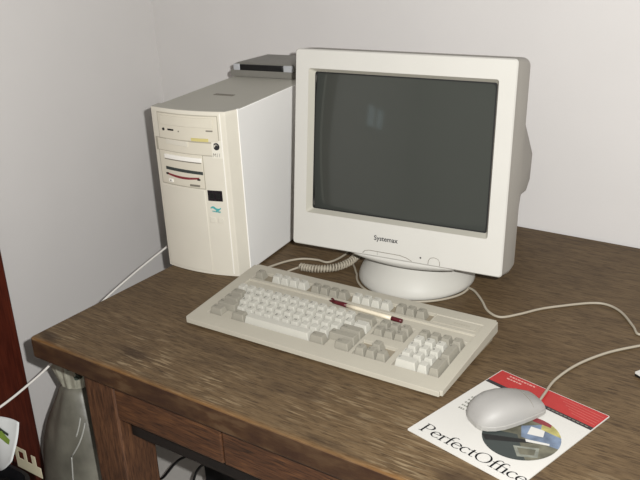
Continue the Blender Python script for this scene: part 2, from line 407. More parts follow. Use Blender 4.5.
# ------------------------------------------------------------------ modem on the tower
modem = empty('modem', (-.062, .629, H + TH - .003), .1362 + .02, 'dark grey modem with black front window lying on top of the tower', 'modem')
mb = MB()
W = .160
def mring(y, x0, x1, z0, z1, r): return [(x, y, z) for x, z in rrect(x0, x1, z0, z1, r, 4)]
mb.loft([mring(0, 0, W, .001, .014, .005), mring(.012, -.002, W + .002, .0005, .0155, .006), mring(.10, .004, W - .004, .0005, .0155, .006), mring(.108, .008, W - .008, .002, .013, .005)])
mbody = mb.build('modem_body', M['modem'], modem)
mb = MB()
mb.loft([mring(.004, .006, W - .006, .012, .027, .004), mring(.014, .010, W - .010, .012, .029, .005), mring(.085, .040, W - .02, .012, .033, .006), mring(.098, .046, W - .026, .012, .029, .006)])
mb.build('modem_lid', M['modem'], modem)
mb = MB(); mb.box(.0235, .128, .0005, .006, .0135, .0265); mb.build('front_window', M['black'], modem, bevel=.0015)
for x0, x1 in ((.007, .023), (.1285, W - .008)):
    mb = MB(); mb.box(x0, x1, .001, .007, .0125, .027); mb.build('front_end_cap', M['modem_s'], modem, bevel=.002)

# ------------------------------------------------------------------ CRT monitor
MW, MH, MT, MZ, MX, MY, MYAW = .3927, .3466, .1448, .0927, .2725, .3816, .1015
mon = empty('crt_monitor', (MX + .5 * MW * cos(MYAW) - .165 * sin(MYAW), MY + .5 * MW * sin(MYAW) + .165 * cos(MYAW), H), MYAW,
            'beige CRT monitor with dark grey blank screen standing on the desk', 'monitor')
# local frame of the tilted head -> local frame of the monitor's empty
def hd(a, d, v):
    return (a - MW / 2, -.165 + v * sin(MT) + d * cos(MT), MZ + v * cos(MT) - d * sin(MT))
SX, SZ, SW, SH = .0332, .0675, .3252, .2404
def ring(x0, x1, y0, y1, r, d, n=5): return [hd(x, d, y) for x, y in rrect(x0, x1, y0, y1, r, n)]
mb = MB()
OPN = .0065
mb.loft([ring(0, MW, 0, MH, .006, .0022), ring(.0018, MW - .0018, .0018, MH - .0018, .005, 0)], 0, False, False)
mb.loft([ring(.0018, MW - .0018, .0018, MH - .0018, .005, 0), ring(SX - OPN, SX + SW + OPN, SZ - OPN, SZ + SH + OPN, .004, .0)], 0, False, False)
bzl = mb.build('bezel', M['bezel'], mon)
mb = MB()
mb.loft([ring(SX - OPN, SX + SW + OPN, SZ - OPN, SZ + SH + OPN, .004, .0), ring(SX - .0005, SX + SW + .0005, SZ - .0005, SZ + SH + .0005, .004, .013)], 0, False, False)
mb.build('bezel_recess', M['inner'], bzl)
# glass: a shallow dome
mb = MB(); G = 24; RAD = 1.15
def glass(i, j):
    a = SX - .004 + (SW + .008) * i / G; v = SZ - .004 + (SH + .008) * j / G
    rr = (a - SX - SW / 2) ** 2 + (v - SZ - SH / 2) ** 2
    return hd(a, .0095 + rr / (2 * RAD), v)
vs = [glass(i, j) for j in range(G + 1) for i in range(G + 1)]
fs = [(j * (G + 1) + i, j * (G + 1) + i + 1, (j + 1) * (G + 1) + i + 1, (j + 1) * (G + 1) + i) for j in range(G) for i in range(G)]
mb.add(vs, fs, 0, True); mb.build('screen', M['glass'], mon)
# dark gasket between the recess and the tube
mb = MB()
mb.loft([ring(SX - .002, SX + SW + .002, SZ - .002, SZ + SH + .002, .007, .0137), ring(SX + .0016, SX + SW - .0016, SZ + .0016, SZ + SH - .0016, .006, .0137)], 0, False, False)
mb.build('screen_gasket', M['black'], mon, fix=False)
# shell behind the bezel
mb = MB()
mb.loft([ring(0, MW, 0, MH, .006, .0022), ring(.0002, MW + .0006, -.0005, MH, .007, .018), ring(-.0010, MW + .003, -.0025, MH + .0005, .010, .034), ring(-.0005, MW + .002, -.001, MH, .014, .062), ring(.018, MW - .018, .004, MH - .012, .016, .066)], 0, True, False)
def tub(d, s, dz=0, top=1.0):
    half = [(.0, .004), (.13, .004), (.16, .02), (.166, .104), (.1805, .116), (.1815, .168), (.163, .222), (.142, .300 * top), (.0, .332 * top)]
    pts = [(MW / 2 + x * s, .165 + (y - .165) * (s * .5 + .5) + dz) for x, y in half] + [(MW / 2 - x * s, .165 + (y - .165) * (s * .5 + .5) + dz) for x, y in half[-2:0:-1]]
    return [hd(x, d, y) for x, y in pts]
mb.loft([tub(.064, 1.03), tub(.16, 1.0), tub(.24, .9), tub(.32, .72, -.01), tub(.36, .62, -.015)], 0, False, True)
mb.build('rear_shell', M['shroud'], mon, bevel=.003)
# rounded chin under the bezel
mb = MB(); A = []
for i in range(15):
    t = i / 14; a = .118 + .19 * t; dp_ = .013 * sin(pi * t) ** .8
    A.append([hd(a, .003, .002), hd(a, .010, -.004 - dp_ * .8), hd(a, .024, -.004 - dp_), hd(a, .04, .0)])
mb.loft(A, 0, True, True); mb.build('chin', M['bezel'], bzl)
# controls
def line(mb, pts, r=.0006): mb.tube([hd(a, -.0001, v) for a, v in pts], r, 6)
mb = MB(); line(mb, [(.143, .0035), (.147, .008), (.155, .0098), (.185, .0097), (.214, .0094), (.226, .007), (.236, .0026)]); line(mb, [(.171, .0096), (.171, .0035)], .0003)
mb.build('control_door', M['seam'], bzl)
mb = MB(); line(mb, [(.2655, .0025), (.266, .009), (.269, .0137), (.276, .0155), (.283, .0137), (.286, .009), (.2865, .0025)], .0005); mb.build('power_button', M['seam'], bzl)
mb = MB(); mb.cyl(hd(.2515, -.0004, .0115), V(hd(0, 1, 0)) - V(hd(0, 0, 0)), .0015, .001, 12); mb.build('power_light', M['black'], bzl)
put_text('logo_text', 'Systemax', .0118, M['ink'], bzl, lambda x, y: hd(.1635 + x, -.0004, .0300 + y), 1.0, 0, .00022)
# swivel stand
mb = MB(); prof = [(.105, 0), (.109, .004), (.109, .010), (.104, .022), (.090, .040), (.076, .054), (.062, .070)]
cxb, cyb = -.012, -.026
mb.loft([[(cxb + r * cos(2 * pi * k / 48), cyb + r * sin(2 * pi * k / 48), z) for k in range(48)] for r, z in prof])
stand = mb.build('swivel_stand', M['base'], mon)
mb = MB(); mb.loft([[(cxb + r * cos(2 * pi * k / 40), cyb + r * sin(2 * pi * k / 40), z) for k in range(40)] for r, z in ((.062, .070), (.085, .080), (.088, .118))]); mb.build('swivel_neck', M['shroud'], stand)

# ------------------------------------------------------------------ keyboard
KW, KD, KZF, KZB = .4865, .2028, .0119, .0327
kbd = empty('keyboard', (.1922, .1758, H), .0244, 'wide beige computer keyboard with white and grey keys lying before the monitor', 'keyboard')
SLP = (KZB - KZF) / KD
def kp(u, v, w=0): return (u, v - w * SLP * .9, KZF + SLP * v + w)
U = [-.004, .020, .0222, .0517, .0720, .2643, .2846, .3115, .3175, .3785, .3875, .389, .469, .4712, KW + .002]
Vv = [-.003, .0275, .0485, .0672, .0865, .127, .130, .151, .1545, .156, .1575, .1815, .1845, KD]
def lev(u, v):
    if .0222 < u < .3115 and .0275 < v < .127:
        if v < .0485 and (.0517 < u < .072 or .2643 < u < .2846): return -.0012
        return -.006
    if .3175 < u < .3785 and (.0865 < v < .127 or .0275 < v < .0672): return -.006
    if .389 < u < .469 and .0275 < v < .127: return -.006
    if .130 < v < .151 and .020 < u < .4712: return -.0035
    if .1575 < v < .1815 and .0222 < u < .3875: return -.006
    if .1575 < v < .1815 and .389 < u < .4712: return -.0012
    return 0
# split the upper half of the arrow block: only the up key sits there
mb = MB(); nu, nv = len(U) - 1, len(Vv) - 1
cell = {(i, j): lev((U[i] + U[i + 1]) / 2, (Vv[j] + Vv[j + 1]) / 2) for i in range(nu) for j in range(nv)}
for (i, j), h in cell.items():
    mi = 1 if h < -.005 else 0
    mb.add([kp(U[i], Vv[j], h), kp(U[i + 1], Vv[j], h), kp(U[i + 1], Vv[j + 1], h), kp(U[i], Vv[j + 1], h)], [(0, 1, 2, 3)], mi)
    for di, dj, a, b_ in ((1, 0, (i + 1, j), (i + 1, j + 1)), (0, 1, (i, j + 1), (i + 1, j + 1))):
        h2 = cell.get((i + di, j + dj))
        if h2 is None or h2 == h: continue
        A, B = (U[a[0]], Vv[a[1]]), (U[b_[0]], Vv[b_[1]])
        mb.add([kp(*A, h), kp(*B, h), kp(*B, h2), kp(*A, h2)], [(0, 1, 2, 3)], 0)
zl = .0035
for j in range(nv):
    for u in (U[0], U[-1]): mb.add([kp(u, Vv[j]), kp(u, Vv[j + 1]), (u, Vv[j + 1], zl + .012 * Vv[j + 1] / KD), (u, Vv[j], zl + .012 * Vv[j] / KD)], [(0, 1, 2, 3)])
for i in range(nu):
    for v in (Vv[0], Vv[-1]): mb.add([kp(U[i], v), kp(U[i + 1], v), (U[i + 1], v, zl + .012 * v / KD), (U[i], v, zl + .012 * v / KD)], [(0, 1, 2, 3)])
kc = mb.build('case', [M['kcase'], M['kwell']], kbd)
bm = bmesh.new(); bm.from_mesh(kc.data)
def outer_vert(e):
    a, b_ = e.verts
    return abs(a.co.x - b_.co.x) < 1e-4 and abs(a.co.y - b_.co.y) < .003 and (a.co.x < 1e-4 or a.co.x > KW - 1e-4) and (min(a.co.y, b_.co.y) < 1e-3 or max(a.co.y, b_.co.y) > KD - .004) and abs(a.co.z - b_.co.z) > .004
bmesh.ops.bevel(bm, geom=[e for e in bm.edges if outer_vert(e)], offset=.004, segments=4, affect='EDGES')
bm.to_mesh(kc.data); bm.free()
md = kc.modifiers.new('bevel', 'BEVEL'); md.width = .0014; md.segments = 2; md.limit_method = 'ANGLE'; md.angle_limit = R(40)
mb = MB(); mb.loft([[(x, y, z) for x, y in rrect(.005, KW - .005, .005, KD - .004, .005, 3)] for z in (0,)] + [[(x, y, .006 + .016 * y / KD) for x, y in rrect(.003, KW - .003, .003, KD - .003, .005, 3)]], 0, False, True)
mb.build('case_bottom', M['kwell'], kbd)
mb = MB(); mb.box(.392, .466, .1605, .179, 0, .001)
mb.v = [kp(x, y, z - .0012) for x, y, z in mb.v]; pl = mb.build('name_plate', M['kcase'], kbd)
mb = MB()
for k in range(7): mb.add([kp(.425 + k * .0042, .1675, -.0001), kp(.4282 + k * .0042, .1675, -.0001), kp(.4282 + k * .0042, .1715, -.0001), kp(.425 + k * .0042, .1715, -.0001)], [(0, 1, 2, 3)])
mb.build('plate_print', M['gap'], pl, fix=False)
UN = .01905
leg_cache = {}
def key(u, v, wu, du, colr, legend=None, name='key', hgt=.0142):
    g = .0007; x0, x1, y0, y1 = u + g, u + wu - g, v + g, v + du - g; w0 = -.0055; w1 = w0 + hgt
    mb = MB()
    def rg(i, f, bk, w, r): return [kp(x, y, w) for x, y in rrect(x0 + i, x1 - i, y0 + f, y1 - bk, r, 2)]
    mb.loft([rg(0, 0, 0, w0, .0008), rg(.0003, .0004, .0002, w0 + .002, .001), rg(.0026, .0032, .0016, w1 - .0006, .0014), rg(.0031, .0038, .0021, w1, .0014)], 0, False, True)
    if legend:
        s = .0072 if len(legend) == 1 else .0042
        key_ = (legend, s)
        if key_ not in leg_cache: leg_cache[key_] = text_mesh(legend, s, 1.0)
        vs, fs = leg_cache[key_]
        mb.add([kp(x0 + .004 + x, y1 - .0092 + y, w1 + .00015) for x, y in vs], fs, 1)
    return mb.build(name, [M[colr], M['legend']], kbd, fix=False)
def row(u0, v, keys, du=UN):
    u = u0
    for k in keys:
        if isinstance(k, (int, float)): u += k * UN; continue
        wu, colr, lg = k[:3]; nm = k[3] if len(k) > 3 else 'key'
        o = key(u, v, wu * UN, du, colr, lg, nm); u += wu * UN
Wt, Gy = 'kwhite', 'kgrey'
U0 = .0242; V0 = .0295
R1 = V0 + 4 * UN; R2 = V0 + 3 * UN; R3 = V0 + 2 * UN; R4 = V0 + UN; R5 = V0
row(U0, R1, [(1, Wt, c) for c in '`1234567890-='] + [(2, Gy, '<')])
row(U0, R2, [(1.5, Gy, 'Tab')] + [(1, Wt, c) for c in 'QWERTYUIOP[]'] + [(1.5, Wt, '\\')])
row(U0, R3, [(1.75, Gy, 'Caps')] + [(1, Wt, c) for c in "ASDFGHJKL;'"] + [(2.25, Gy, 'Enter')])
row(U0, R4, [(2.25, Gy, 'Shift')] + [(1, Wt, c) for c in 'ZXCVBNM,./'] + [(2.75, Gy, 'Shift')])
row(U0, R5, [(1.5, Gy, 'Ctrl'), 1, (1.5, Gy, 'Alt'), (7, Wt, None, 'space_bar'), (1.5, Gy, 'Alt'), 1, (1.5, Gy, 'Ctrl')])
UNV = .3195; UNP = .391
row(UNV, R1, [(1, Gy, 'Ins'), (1, Gy, 'Hm'), (1, Gy, 'Pg')]); row(UNV, R2, [(1, Gy, 'Del'), (1, Gy, 'End'), (1, Gy, 'Pg')])
row(UNV + UN, R4, [(1, Gy, '^')]); row(UNV, R5, [(1, Gy, '<'), (1, Gy, 'v'), (1, Gy, '>')])
row(UNP, R1, [(1, Gy, 'Nm'), (1, Gy, '/'), (1, Gy, '*'), (1, Gy, '-')])
for v_, s in ((R2, '789'), (R3, '456'), (R4, '123')): row(UNP, v_, [(1, Wt, c) for c in s])
row(UNP, R5, [(2, Wt, '0'), (1, Wt, '.')]); key(UNP + 3 * UN, R3, UN, 2 * UN, Gy, '+'); key(UNP + 3 * UN, R5, UN, 2 * UN, Gy, 'Ent')
VF = .160
row(U0, VF, [(1, Gy, 'Esc'), 1] + [(1, Wt, 'F%d' % k) for k in range(1, 5)] + [.5] + [(1, Gy, 'F%d' % k) for k in range(5, 9)] + [.5] + [(1, Wt, 'F%d' % k) for k in range(9, 13)])
row(UNV, VF, [(1, Gy, 'Prt'), (1, Gy, 'Scr'), (1, Gy, 'Brk')])

# pen in the groove
A = MB()
def kworld(u, v, w):
    p = V(kp(u, v, w)); p.rotate(Matrix.Rotation(.0244, 3, 'Z')); return p + V((.1922, .1758, H))
pa, pb = kworld(.2015, .1445, .0012), kworld(.3475, .1375, .0012)
pen = empty('ballpoint_pen', tuple(pa), label='cream ballpoint pen with maroon ends in the groove of the keyboard', cat='pen')
dv = pb - pa
def seg(name, t0, t1, r0, r1, m):
    mb = MB(); mb.tube([dv * (t0 + (t1 - t0) * k / 4) for k in range(5)], lambda t: r0 + (r1 - r0) * t, 12); return mb.build(name, M[m], pen)
seg('barrel', .245, .87, .0037, .0037, 'pen'); seg('cap', .055, .25, .0036, .0041, 'maroon'); seg('end_plug', .865, 1.0, .0039, .0036, 'maroon')
seg('tip', 0, .06, .0012, .003, 'maroon')
mb = MB(); n_ = dv.cross(V((0, 0, 1))).normalized()
mb.tube([dv * .01 - n_ * .004 + V((0, 0, .002)), dv * .03 - n_ * .002 + V((0, 0, .004)), dv * .06 + V((0, 0, .004))], .0016, 6); mb.build('clip', M['maroon'], pen)

# keyboard's coiled cable
def kloc(p):   # world -> keyboard local
    q = V(p) - V((.1922, .1758, H)); q.rotate(Matrix.Rotation(-.0244, 3, 'Z')); return q
mb = MB()
tail = smooth_path([(.2285, .370, H + .014), (.222, .395, H + .006), (.220, .425, H + .0055), (.2335, .4500, H + .009)], 6)
ax = smooth_path([(.2335, .4500, H + .009), (.265, .457, H + .009), (.294, .479, H + .009), (.309, .508, H + .0125), (.311, .537, H + .0175)], 40)
coil = []; turns = 24
Ls = [0]
for i in range(1, len(ax)): Ls.append(Ls[-1] + (ax[i] - ax[i - 1]).length)
for i, p in enumerate(ax):
    t = (ax[min(i + 1, len(ax) - 1)] - ax[max(i - 1, 0)]).normalized(); s_ = t.cross(V((0, 0, 1))).normalized(); ph = 2 * pi * turns * Ls[i] / Ls[-1]
    coil.append(p + s_ * .0062 * cos(ph) + V((0, 0, .0062 * sin(ph))))
end = smooth_path([tuple(coil[-1]), (.318, .59, H + .014), (.325, .65, H + .006), (.335, .74, H + .004), (.335, .84, H + .004)], 6)
mb.tube([kloc(p) for p in tail + coil + end[1:]], .0021, 7); mb.build('coiled_cable', M['cable'], kbd)

# ------------------------------------------------------------------ software sleeve used as a mouse pad
PW, PD = .180, .2125
slv = empty('cardboard_sleeve', (.676, .0947, H), -.2148, 'white and red printed cardboard sleeve lying under the mouse', 'sleeve')
mb = MB(); mb.loft([[(x, y, z) for x, y in rrect(0, PW, 0, PD, .002, 3)] for z in (.0002, .0016)], 0, False, True); card = mb.build('card', M['paper'], slv)
zt_ = .0017
def flat(name, pts, m, parent=slv, z=zt_): mb = MB(); mb.poly([(x, y, z) for x, y in pts]); return mb.build(name, M[m], parent, fix=False)
flat('red_band', [(.0012, .178), (PW - .001, .173), (PW - .001, PD - .001), (.0012, PD - .001)], 'band')
flat('black_strip', [(.0008, .171), (PW - .001, .1655), (PW - .001, .1732), (.0012, .1782)], 'strip')
mb = MB()
def putflat(body, size, x0, y0, sx=1.0, z=.0019):
    vs, fs = text_mesh(body, size, sx); mb.add([(x0 + x, y0 + y, z) for x, y in vs], fs)
for k, (n, y) in enumerate(((9, .2035), (5, .1965))):
    x = .020
    for i in range(n):
        w = (.0035, .005, .0028, .0042)[(i * 3 + k) % 4]; mb.add([(x, y, .0019), (x + w, y - .0003, .0019), (x + w, y + .0027, .0019), (x, y + .003, .0019)], [(0, 1, 2, 3)]); x += w + .0012
mb.build('band_text', M['bandt'], slv, fix=False)
mb = MB()
for k in range(5):
    x0 = .106 + k * .008; y0 = .206 - k * .0058
    mb.add([(x0, y0, .0019), (PW - .004, y0 - .004, .0019), (PW - .004, y0 - .0025, .0019), (x0, y0 + .0012, .0019)], [(0, 1, 2, 3)])
mb.build('band_stripes', M['band2'], slv, fix=False)
mb = MB()
for k in range(10): mb.add([(.108 + k * .0066, .1705 - k * .00018, .0019), (.1128 + k * .0066, .1704 - k * .00018, .0019), (.1128 + k * .0066, .1722 - k * .00018, .0019), (.108 + k * .0066, .1723 - k * .00018, .0019)], [(0, 1, 2, 3)])
mb.build('strip_text', M['seam'], slv, fix=False)
# column of small print beside the mouse
mb = MB()
for k in range(5):
    y = .088 + k * .0082; x = .0165 - k * .0008
    for i in range(3): mb.add([(x + i * .0036, y, .0019), (x + i * .0036 + .0024, y, .0019), (x + i * .0036 + .0024, y + .0036, .0019), (x + i * .0036, y + .0036, .0019)], [(0, 1, 2, 3)])
    mb.add([(x + .012, y + .001, .0019), (x + .023, y + .001, .0019), (x + .023, y + .0022, .0019), (x + .012, y + .0022, .0019)], [(0, 1, 2, 3)])
mb.build('small_print', M['greyp'], slv, fix=False)
# round collage picture
DC, DR = (.1215, .0905), .0515
def disc(name, pts, m, z):
    """polygon clipped to the disc, laid flat"""
    P = [(x, y) for x, y in pts]; N_ = 40
    clip = [(DC[0] + DR * cos(2 * pi * k / N_), DC[1] + DR * sin(2 * pi * k / N_)) for k in range(N_)]
    for k in range(N_):
        a, b_ = clip[k], clip[(k + 1) % N_]; out = []
        ins = lambda p: (b_[0] - a[0]) * (p[1] - a[1]) - (b_[1] - a[1]) * (p[0] - a[0]) >= -1e-12
        for i in range(len(P)):
            p, q = P[i], P[(i + 1) % len(P)]; ip, iq = ins(p), ins(q)
            if ip: out.append(p)
            if ip != iq:
                d1 = (b_[0] - a[0]) * (p[1] - a[1]) - (b_[1] - a[1]) * (p[0] - a[0]); d2 = (b_[0] - a[0]) * (q[1] - a[1]) - (b_[1] - a[1]) * (q[0] - a[0])
                t = d1 / (d1 - d2); out.append((p[0] + (q[0] - p[0]) * t, p[1] + (q[1] - p[1]) * t))
        P = out
        if len(P) < 3: return
    mb = MB(); mb.poly([(x, y, z) for x, y in P]); return mb.build(name, M[m], pic, fix=False)
mb = MB(); mb.poly([(DC[0] + DR * cos(2 * pi * k / 48), DC[1] + DR * sin(2 * pi * k / 48), .0018) for k in range(48)]); pic = mb.build('round_picture', M['olive'], slv, fix=False)
D = lambda *p: [(DC[0] + x * DR, DC[1] + y * DR) for x, y in p]
# the picture's own left/right as the camera sees it runs roughly along (cos -35, sin -35) in sleeve space
def Q(*p):
    a = R(35); return [(DC[0] + (x * cos(a) - y * sin(a)) * DR, DC[1] + (x * sin(a) + y * cos(a)) * DR) for x, y in p]
disc('picture_patch', Q((-1, -1), (.1, -1), (-.1, .1), (-1, .3)), 'slot', .00185)
disc('picture_patch', Q((.0, .0), (1.1, -.5), (1.1, .35), (.5, .6), (.0, .5)), 'blue', .00187)
disc('picture_patch', Q((.15, .15), (.55, .05), (.6, .35), (.25, .5)), 'paper', .0019)
disc('picture_patch', Q((.5, .4), (1.1, .0), (1.1, .9), (.6, 1.1)), 'gold', .00192)
disc('picture_patch', Q((.3, .75), (.75, .5), (.9, 1.1), (.2, 1.1)), 'red', .00194)
disc('picture_patch', Q((-.55, .55), (-.1, .6), (0, .95), (-.5, .95)), 'black', .00194)
disc('picture_patch', Q((-1, .0), (.1, -.1), (.3, -.25), (-.9, -.25)), 'black', .00195)
disc('picture_patch', Q((.1, -.08), (.7, -.22), (.7, -.30), (.12, -.2)), 'paper', .00198)
disc('picture_patch', Q((-.2, -.4), (.45, -.45), (.4, -.85), (-.1, -.85)), 'greyp', .00196)
disc('picture_patch', Q((-.1, -.48), (.36, -.52), (.32, -.76), (-.03, -.76)), 'olive', .00199)

# nib-pen lettering
GL = {
 'P': (.70, [[(.14, .02), (.14, .96)], [(.02, .985), (.30, 1.0), (.52, .93), (.6, .75), (.52, .55), (.34, .47), (.18, .48)], [(.0, .012), (.29, .012)]]),
 'e': (.56, [[(.06, .36), (.48, .42), (.43, .57), (.28, .64), (.12, .54), (.05, .33), (.09, .13), (.24, .02), (.38, .03), (.5, .13)]]),
 'r': (.44, [[(.13, .02), (.13, .58)], [(.0, .55), (.14, .63)], [(.13, .44), (.22, .58), (.32, .62), (.40, .57)], [(.0, .012), (.27, .012)]]),
 'f': (.36, [[(.14, .02), (.14, .72), (.2, .93), (.32, 1.02), (.43, .97)], [(.0, .6), (.34, .6)], [(.0, .012), (.28, .012)]]),
 'c': (.52, [[(.45, .54), (.32, .64), (.15, .56), (.05, .34), (.09, .13), (.24, .02), (.37, .03), (.48, .12)]]),
 't': (.37, [[(.14, .78), (.14, .16), (.2, .03), (.36, .06)], [(.0, .6), (.33, .6)]]),
 'O': (.98, [[(.46 + .40 * cos(R(a)), .5 + .49 * sin(R(a))) for a in range(0, 361, 15)]]),
 'i': (.28, [[(.13, .02), (.13, .58)], [(.0, .55), (.14, .63)], [(.12, .86), (.14, .86)], [(.0, .012), (.27, .012)]]),
}
mb = MB(); x = .0115; SXX, SYY = .0258, .0195
nib = V((cos(R(12)), sin(R(12)))) * .115
for ch in 'PerfectOffice':
    adv, strokes = GL[ch]
    for stt in strokes:
        pts = [(p.x, p.y) for p in smooth_path([(a, b_, 0) for a, b_ in stt], 5)] if len(stt) > 2 else stt
        for p, q in zip(pts[:-1], pts[1:]):
            p, q = V(p), V(q); t = (q - p); t = t.normalized() if t.length > 0 else V((1, 0)); nn = V((-t.y, t.x)) * .026
            for off in (nib / 2, nn):
                quad = [p - off, p + off, q + off, q - off]
                mb.add([(x + w.x * SXX, .0105 + w.y * SYY, .0019) for w in quad], [(0, 1, 2, 3)])
    x += adv * SXX
x_end = x
mb.v = [(min(a, PW - .001), b_, c_) for a, b_, c_ in mb.v]
mb.build('title_text', M['ink'], slv, fix=False)

# ------------------------------------------------------------------ mouse
mouse = empty('computer_mouse', (.7745, .193, H + .0017), R(56) - pi / 2, 'light grey computer mouse resting on the white and red sleeve', 'mouse')
mb = MB(); NM = 28
secs = [(s_[0] * .86, s_[1] * .97, s_[2] * .95) for s_ in [(-.060, .012, .010), (-.057, .0205, .019), (-.050, .0265, .0265), (-.038, .0312, .0335), (-.022, .0335, .0375), (-.004, .0330, .0375), (.014, .0315, .0345), (.032, .0292, .0290), (.046, .0268, .0235), (.055, .0248, .0200), (.0595, .0225, .0170)]]
def msec(y, hw, h, z0=.006):
    out = []
    for k in range(NM + 1):
        a = pi * k / NM; c_, s_ = cos(a), sin(a)
        out.append((hw * math.copysign(abs(c_) ** .72, c_), y, z0 + (h - z0) * abs(s_) ** .68))
    return out
rings = [msec(-.0522, .006, .0085)] + [msec(*s) for s in secs]
mb.loft(rings, 0, True, True, closed=True)
body = mb.build('shell', M['mouse'], mouse)
try: body.data.set_sharp_from_angle(angle=R(45))
except Exception: pass
mb = MB()
def skirt(z, g): return [(s[1] * 1.0 + g, s[0], z) for s in secs] + [(-s[1] - g, s[0], z) for s in secs[::-1]]
mb.loft([skirt(0, -.003), skirt(.002, .0002), skirt(.0075, .0008), skirt(.0085, .0003)], 0, False, True); mb.build('skirt', M['mouse2'], mouse)
# button seams running over the nose
mb = MB()
def top_z(x, y):
    for s0, s1 in zip(secs[:-1], secs[1:]):
        if s0[0] <= y <= s1[0]:
            t = (y - s0[0]) / (s1[0] - s0[0]); hw = s0[1] + (s1[1] - s0[1]) * t; h = s0[2] + (s1[2] - s0[2]) * t; break
    c_ = min(1, abs(x) / hw) ** (1 / .72); return .006 + (h - .006) * (max(0, 1 - c_ * c_) ** .5) ** .68
mb.tube([(0.0, y, top_z(0, y)) for y in [.029 + .022 * i / 8 for i in range(9)]], .0005, 6)
mb.tube([(x_, .029, top_z(x_, .029)) for x_ in [-.025 + .050 * i / 12 for i in range(13)]], .0004, 6)
mb.build('button_seam', M['seam'], mouse)
mrot = Matrix.Rotation(-(R(56) - pi / 2), 3, 'Z')
def mloc(p):
    q = V(p) - V((.7745, .193, H + .0017)); q.rotate(mrot); return q
cz = H + .0024
mc = smooth_path([(.8015, .233, H + .010), (.805, .240, H + .009), (.803, .265, cz + .004), (.800, .315, cz), (.812, .372, cz), (.838, .428, cz), (.872, .473, cz), (.905, .507, cz), (.918, .535, cz), (.905, .565, cz), (.880, .530, cz), (.862, .512, cz), (.846, .535, cz), (.815, .574, cz), (.786, .590, cz), (.759, .582, cz), (.719, .546, cz), (.694, .519, cz), (.672, .485, cz), (.648, .458, cz), (.622, .465, cz + .002), (.600, .488, cz + .006), (.574, .513, cz + .008), (.550, .530, cz + .004)], 8)
# then round the front of the stand and away under the monitor
mc2 = smooth_path([(.550, .530, cz + .004), (.532, .515, cz), (.5145, .4855, cz), (.489, .453, cz), (.452, .436, cz), (.415, .436, cz), (.378, .452, cz), (.345, .482, cz), (.322, .508, cz), (.302, .535, cz), (.292, .59, cz), (.285, .68, cz), (.28, .85, cz)], 8)
stand_c = mon.location + V((-.012 * cos(MYAW) + .026 * sin(MYAW), -.012 * sin(MYAW) - .026 * cos(MYAW), 0))
def clear(p):
    d = V((p.x - stand_c.x, p.y - stand_c.y, 0))
    if d.length < .1135: d = d.normalized() * .1135
    return V((stand_c.x + d.x, stand_c.y + d.y, p.z))
mb = MB(); mb.tube([mloc(clear(p)) for p in mc + mc2[1:]], .0021, 8); mb.build('cable', M['cable'], mouse)
mb = MB(); mb.tube([mloc(p) for p in mc[:6]], lambda t: .0036 - .001 * t, 10); mb.build('strain_relief', M['mouse2'], mouse)

# ------------------------------------------------------------------ loose cables
mb = MB()
cp = smooth_path([(.166, .40, H + .0028), (.170, .425, H + .0028), (.184, .468, H + .0028), (.205, .495, H + .0028), (.235, .505, H + .0028), (.262, .508, H + .0028), (.268, .56, H + .0028), (.25, .66, H + .0028), (.22, .80, H + .0028)], 8)
mb.tube(cp, .0022, 8); tag(mb.build('cable', M['cable']), 'pale cable looping on the desk between tower and coiled keyboard cord', 'cable')
mb = MB()
cp = smooth_path([(-.115, .78, H + .04), (-.112, .62, H + .018), (-.1105, .50, H + .004), (-.115, .42, H - .016), (-.119, .33, H - .040), (-.12, .235, H - .069), (-.12, .165, H - .106), (-.12, .10, H - .138), (-.12, .04, H - .155), (-.12, -.02, H - .1665), (-.122, -.12, H - .178), (-.14, -.3, H - .20), (-.2, -.5, H - .45), (-.25, -.6, H - .748)], 8)
mb.tube(cp, .0024, 8); tag(mb.build('cable', M['cable_w']), 'white cable sagging from behind the tower past the desk corner', 'cable')
# white flat thing cut by the right edge of the photo
bx = empty('flat_case', (.893, .387, H), R(-28), 'small white flat case with dark underside, at the far right edge', 'case')
mb = MB(); mb.box(0, .12, 0, .08, 0, .0035); mb.build('case_bottom', M['black'], bx, bevel=.001)
mb = MB(); mb.box(0, .12, 0, .08, .0036, .0075); mb.build('case_lid', M['paper'], bx, bevel=.001)

# ------------------------------------------------------------------ below the desk
bag = empty('plastic_bag', (-.143, .168, 0), label='grey translucent plastic bag standing beside the front desk leg', cat='bag')
mb = MB(); NB = 48; rings = []
prof = [(0, .100, .075), (.10, .134, .085), (.25, .131, .085), (.355, .113, .080), (.43, .088, .066), (.48, .058, .050), (.515, .042, .036), (.535, .032, .028)]
for z, a, b_ in prof:
    rr = []
    for k in range(NB):
        th = 2 * pi * k / NB
        w = 1 + .035 * sin(3 * th + z * 9) + .02 * sin(7 * th - z * 14) + .05 * (z / .54) * sin(11 * th) * .3
        rr.append((a * w * cos(th), b_ * w * sin(th), z))
    rings.append(rr)
mb.loft(rings, 0, True, True); bagb = mb.build('bag_body', M['bag'], bag)
bagb.modifiers.new('sub', 'SUBSURF').render_levels = 1
mb = MB(); rings = []
for z, a, b_ in ((.532, .034, .028), (.545, .040, .028), (.565, .050, .027), (.584, .060, .024)):
    rr = []
    for k in range(NB * 2):
        th = 2 * pi * k / (NB * 2); w = 1 + .16 * sin(13 * th) * (z - .52) / .06
        rr.append((a * w * cos(th) - (z - .532) * .25, b_ * w * sin(th), z + .006 * sin(5 * th) * (z > .57)))
    rings.append(rr)
mb.loft(rings, 0, True, False); mb.build('gathered_neck', M['bagn'], bag)
mb = MB()
